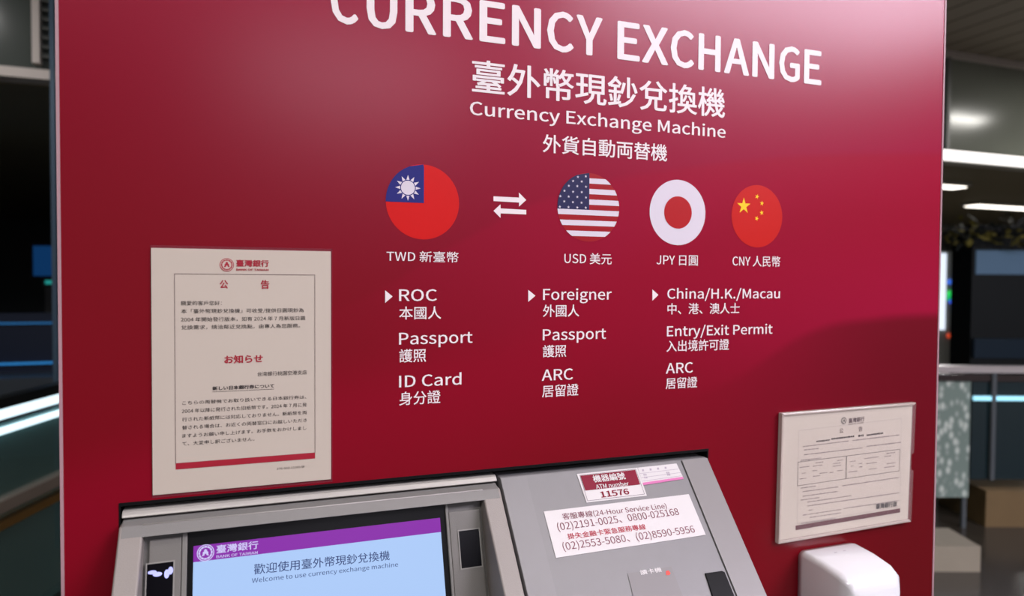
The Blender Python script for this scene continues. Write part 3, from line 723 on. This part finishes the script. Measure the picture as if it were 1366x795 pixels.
# ---------------- left balustrade
A0 = Vector((-.94, 2.7)); dr = Vector((.31, .95)).normalized(); nr_ = Vector((dr.y, -dr.x))
GT = mat('teal_glass', (96, 132, 130), .08, alpha=.55, spec=.8)
bl = thing('glass_balustrade', (A0.x, A0.y, 0), 'teal glass balustrade with lit white handrail strips at the left of the kiosk', 'balustrade')
cxy = A0 + dr*1.6
def rail(name, z0, z1, hw, m, cen=cxy, hl_=4.2, d_=dr, n_=nr_, par=bl, off=0, bev=.004):
    bm = bmesh.new(); c_ = cen + n_*off; obox(bm, c_, d_, n_, hl_, hw, z0, z1); return build(name, bm, m, par, bevel=bev)
rail('glass_panel', .05, .93, .008, GT)
rail('handrail', 1.0, 1.045, .03, mat('dark_rail', (40, 44, 48), .3, metal=.5))
LED = mat('led_cool_white', (214, 240, 250), .5, emit=1.3)
rail('led_strip', .955, 1.0, .024, LED)
rail('led_strip', .895, .915, .022, LED, off=.012)
rail('shoe_rail', .57, .62, .03, mat('tan_metal', (176, 160, 148), .35, metal=.3), off=.01)
rail('brass_strip', .50, .535, .03, mat('brass', (150, 112, 60), .35, metal=.4), off=.01)
rail('plinth', 0, .05, .05, mat('dark_plinth', (40, 40, 38), .4))
for k in (-3.6, -1.2, 3.6):
    bm = bmesh.new(); c_ = cxy+dr*k; obox(bm, c_, dr, nr_, .02, .02, .05, 1.0); build('post', bm, MATS['dark_rail'], bl)
# far dark shop screens at the left
def far_box(name, px0, px1, py0, py1, d, m, depth=.12, label=None, cat=None, parent=None):
    a = dist((px0+px1)/2, py0, d); b_ = dist((px0+px1)/2, py1, d)
    w_ = (dist(px1, py0, d)-dist(px0, py0, d)).length/2
    bm = bmesh.new(); c_ = Vector((a.x, a.y)); r_ = Vector((rt.x, rt.y)).normalized(); f_ = Vector((-r_.y, r_.x))
    obox(bm, c_ + f_*depth/2, r_, f_, w_, depth/2, min(a.z, b_.z), max(a.z, b_.z))
    o = build(name, bm, m, parent, bevel=.004)
    if label: tag(o, label, cat)
    return o
def screen_thing(name, px0, px1, py0, py1, d, m, label, cat, foot=True):
    a = dist((px0+px1)/2, py1, d); t = thing(name, (a.x, a.y, 0), label, cat)
    far_box('casing', px0-4, px1+4, py0-4, py1+4, d+.03, mat('far_black_casing', (18, 20, 24), .4), .1, parent=t)
    far_box('display', px0, px1, py0, py1, d, m, .028, parent=t)
    if foot:
        bm = bmesh.new(); c_ = Vector((a.x, a.y)) + Vector((fw.x, fw.y))*.12
        box(bm, (c_.x-.04, c_.y-.04, 0), (c_.x+.04, c_.y+.04, max(.1, a.z+.1))); build('stand', bm, MATS['far_black_casing'], t)
    return t
screen_thing('display_stand', 44, 70, 328, 368, 7.5, mat('deep_blue_display', (16, 62, 112), .4, emit=.5), 'dim blue display on a stand in the dark hall at the left', 'display')
screen_thing('small_sign', 60, 74, 374, 379, 7.0, mat('teal_sign_light', (30, 130, 124), .4, emit=.9), 'tiny teal lit sign under the blue display at the left', 'sign')
t = thing('shop_counter', tuple(dist(50, 520, 6.0).xy)+(0,), 'dark shop counter with thin blue edge lights at the left', 'counter')
a = dist(40, 505, 6); ctop = a.z
bm = bmesh.new(); obox(bm, (a.x-.1, a.y+.4), (1, 0), (0, 1), 1.7, .35, 0, ctop); build('counter_body', bm, mat('counter_dark', (50, 56, 62), .3), t, bevel=.01)
for yy, e_ in ((434, .12), (490, .5)):
    p = dist(45, yy, 6.1)
    bm = bmesh.new(); obox(bm, (p.x-.1, p.y+.35), (1, 0), (0, 1), 1.5, .02, p.z-.008, p.z+.008); build('blue_light_strip', bm, mat('blue_led_%d' % yy, (40, 130, 200), .4, emit=e_), t)
bm = bmesh.new(); p = dist(45, 490, 6.1); zt_ = dist(45, 420, 6.1).z
obox(bm, (p.x-.1, p.y+.40), (1, 0), (0, 1), 1.5, .025, ctop, zt_); build('back_screen', bm, mat('counter_back_blue', (14, 24, 44), .3), t)
# narrow steel edge strip column beside kiosk at the left
p = dist(74.5, 450, 4.0)
bm = bmesh.new(); box(bm, (p.x-.012, p.y-.02, 0), (p.x+.012, p.y+.02, 4.05)); o = build('steel_post', bm, mat('blue_grey_steel', (70, 88, 104), .3, metal=.5), bevel=.006)
tag(o, 'slim blue grey steel post close to the left edge of the kiosk', 'post')
# ---------------- right side
rd = Vector((rt.x, rt.y)).normalized(); rn = Vector((-rd.y, rd.x))
B0 = dist(1297, 492, 4.4); Bc = Vector((B0.x, B0.y))
br = thing('glass_balustrade', (Bc.x, Bc.y, 0), 'glass balustrade with steel handrail and bubbly frosted pane at the right', 'balustrade')
zr = B0.z
rail('handrail', zr-.022, zr+.02, .03, mat('steel_handrail', (188, 182, 178), .3, metal=.3), Bc, 1.6, rd, rn, br)
rail('lower_rail', zr-.075, zr-.035, .02, mat('dark_steel', (60, 52, 50), .3, metal=.3), Bc, 1.6, rd, rn, br)
def bub():
    m = bpy.data.materials.new('frosted_bubble_glass'); m.use_nodes = True; nt = m.node_tree; b = nt.nodes['Principled BSDF']
    tc = nt.nodes.new('ShaderNodeTexCoord'); v = nt.nodes.new('ShaderNodeTexVoronoi'); v.inputs['Scale'].default_value = 26
    mp = nt.nodes.new('ShaderNodeMapping'); mp.inputs['Rotation'].default_value = (0, .6, 0); mp.inputs['Scale'].default_value = (1, 1, .6)
    nt.links.new(tc.outputs['Object'], mp.inputs[0]); nt.links.new(mp.outputs[0], v.inputs['Vector'])
    r = nt.nodes.new('ShaderNodeValToRGB'); r.color_ramp.elements[0].color = lin((214, 224, 212)); r.color_ramp.elements[1].color = lin((128, 146, 136)); r.color_ramp.elements[0].position = .15; r.color_ramp.elements[1].position = .5
    nt.links.new(v.outputs['Distance'], r.inputs[0]); nt.links.new(r.outputs[0], b.inputs['Base Color']); b.inputs['Roughness'].default_value = .25
    b.inputs['Alpha'].default_value = .85
    return m
xe = (dist(1294.5, 560, 4.4)-B0).dot(R2)
bm = bmesh.new(); obox(bm, Bc+rd*(xe-.8), rd, rn, .8, .008, .20, zr-.075); build('frosted_pane', bm, bub(), br)
bm = bmesh.new(); obox(bm, Bc+rd*(xe+.75), rd, rn, .74, .008, dist(1310, 640, 4.4).z, zr-.075); build('dark_pane', bm, mat('dark_mirror_glass', (24, 40, 44), .12, spec=.9), br)
p = dist(1315, 531, 4.4)
bm = bmesh.new(); obox(bm, Bc+rd*(xe+.75)-rn*.02, rd, rn, .74, .008, p.z-.012, p.z+.014); build('cyan_light_strip', bm, mat('cyan_light', (150, 214, 232), .4, emit=1.0), br)
p = dist(1322.5, 560, 4.4); k_ = (p-B0).dot(R2)
bm = bmesh.new(); obox(bm, Bc+rd*k_-rn*.022, rd, rn, .012, .012, dist(1322, 640, 4.4).z, zr-.02); build('post', bm, mat('grey_post', (78, 84, 86), .4), br)
for k in (-1.5, xe-.012, 1.55):
    bm = bmesh.new(); obox(bm, Bc+rd*k+rn*.02, rd, rn, .012, .012, 0, zr-.02); build('post', bm, MATS['grey_post'], br)
# wooden box and pale slab under the rail
p = dist(1316, 640, 4.7); q_ = dist(1316, 705, 4.7)
bm = bmesh.new(); obox(bm, Vector((p.x, p.y))+rd*.25, rd, rn, .42, .25, 0, p.z); o = build('planter_box', bm, mat('tan_wood', (112, 92, 60), .5, noise=(8, .15)), bevel=.01)
tag(o, 'tan wooden box standing behind the dark glass at the lower right', 'box')
p = dist(1262, 716, 3.9)
bm = bmesh.new(); obox(bm, Vector((p.x, p.y))-rd*.32, rd, rn, .42, .14, 0, p.z); o = build('stone_ledge', bm, mat('pale_stone', (150, 142, 124), .5, noise=(9, .1)), bevel=.012)
tag(o, 'low pale stone ledge at the foot of the frosted pane', 'ledge')
# white terminal with lit edge and buttons
d7 = 7.0
a = dist(1262, 335, d7); c_ = Vector((a.x, a.y))
tm = thing('white_terminal', (a.x, a.y, 0), 'white upright self-service terminal with coloured buttons beyond the right balustrade', 'terminal')
xl_ = (dist(1240, 400, d7)-a).dot(R2); xr_ = (dist(1277.5, 400, d7)-a).dot(R2)
cc = c_ + rd*((xl_+xr_)/2)
bm = bmesh.new(); obox(bm, cc+rn*.2, rd, rn, (xr_-xl_)/2, .2, 0, a.z); build('cabinet', bm, mat('terminal_white', (176, 178, 172), .4), tm, bevel=.015)
xs_ = (dist(1257.5, 400, d7)-a).dot(R2)
bm = bmesh.new(); obox(bm, c_+rd*xs_-rn*.012, rd, rn, .028, .01, dist(1257, 440, d7).z, dist(1257, 338, d7).z); build('light_edge', bm, mat('terminal_light', (230, 240, 255), .4, emit=1.0), tm, bevel=.003)
for px_, py_, col, r_ in ((1269.5, 376, (60, 110, 220), .022), (1271, 392, (40, 210, 90), .03), (1268.5, 397, (30, 160, 100), .024), (1272, 402, (60, 90, 230), .022), (1270, 448, (200, 70, 40), .02)):
    p = dist(px_, py_, d7-.02); bm = bmesh.new(); k_ = (p-a).dot(R2)
    obox(bm, c_+rd*k_-rn*.012, rd, rn, r_, .01, p.z-r_, p.z+r_); build('button', bm, mat('button_%d' % py_, col, .4, emit=.9), tm, bevel=.004)
# brown column, dark display tower with bluish screen
p = dist(1286, 400, 7.3); bm = bmesh.new(); obox(bm, Vector((p.x, p.y)), rd, rn, .07, .07, 0, 2.08); o = build('column', bm, mat('brown_column', (62, 50, 34), .4, noise=(5, .2)), bevel=.01)
tag(o, 'narrow dark brown column between white terminal and dark display tower', 'column')
p = dist(1338, 370, 6.4); tw = thing('display_tower', (p.x, p.y, 0), 'broad black display tower with a bluish screen at the right', 'display')
hw = (dist(1380, 370, 6.4)-dist(1297, 370, 6.4)).length/2
bm = bmesh.new(); obox(bm, Vector((p.x, p.y))+rn*.15, rd, rn, hw, .15, 0, dist(1338, 300, 6.4).z); build('tower_body', bm, mat('tower_black', (20, 24, 26), .25), tw, bevel=.01)
far_box('display', 1303, 1370, 334, 366, 6.38, mat('blue_grey_display', (84, 110, 134), .3, emit=.25), .028, parent=tw)
far_box('display', 1300, 1370, 452, 478, 6.38, mat('deep_navy_display', (22, 40, 54), .3), .028, parent=tw)
# garland of dark and yellow leaves hung under the soffit
ga = thing('hanging_garland', tuple(dist(1300, 312, 6.2)), 'dark garland with yellow leaves strung across at head height on the right', 'garland')
bmd = bmesh.new(); bmy = bmesh.new()
for i in range(190):
    px_ = random.uniform(1236, 1400); py_ = 311+random.gauss(0, 9)+4*math.sin(px_*.12); p = dist(px_, py_, 6.2+random.uniform(-.06, .06))
    tgt = bmy if (random.random() < .34) else bmd
    s_ = random.uniform(.03, .07); ax = Vector((random.uniform(-1, 1), random.uniform(-1, 1), random.uniform(-.6, .6))).normalized(); bx = ax.cross(Vector((random.uniform(-1, 1), random.uniform(-1, 1), 1))).normalized()
    v = [tgt.verts.new(p+ax*s_), tgt.verts.new(p+bx*s_*.45), tgt.verts.new(p-ax*s_), tgt.verts.new(p-bx*s_*.45)]
    tgt.faces.new(v)
o = build('dark_leaves', bmd, mat('garland_dark', (30, 34, 26), .6), ga); o['kind'] = 'stuff'
o = build('yellow_leaves', bmy, mat('garland_yellow', (128, 120, 52), .6), ga); o['kind'] = 'stuff'
bm = bmesh.new(); p = dist(1318, 306, 6.25); obox(bm, (p.x, p.y), rd, rn, .7, .01, p.z-.01, p.z+.01); build('cord', bm, mat('cord_dark', (30, 30, 26), .6), ga)
for s_ in (-.68, .68):
    bm = bmesh.new(); obox(bm, Vector((p.x, p.y))+rd*s_, rd, rn, .006, .006, p.z, 2.86 if p.y+rd.y*s_ > 4.76 else 4.05); build('suspension_wire', bm, MATS['cord_dark'], ga)
# ------------------------------------------------------------------ world and view
w = bpy.data.worlds.new('world'); sc.world = w; w.use_nodes = True
w.node_tree.nodes['Background'].inputs[0].default_value = (.95, .95, 1, 1); w.node_tree.nodes['Background'].inputs[1].default_value = .2
sc.view_settings.view_transform = 'Standard'; sc.view_settings.look = 'None'; sc.view_settings.gamma = 1; sc.view_settings.use_curve_mapping = False
sc.view_settings.exposure = 0.12
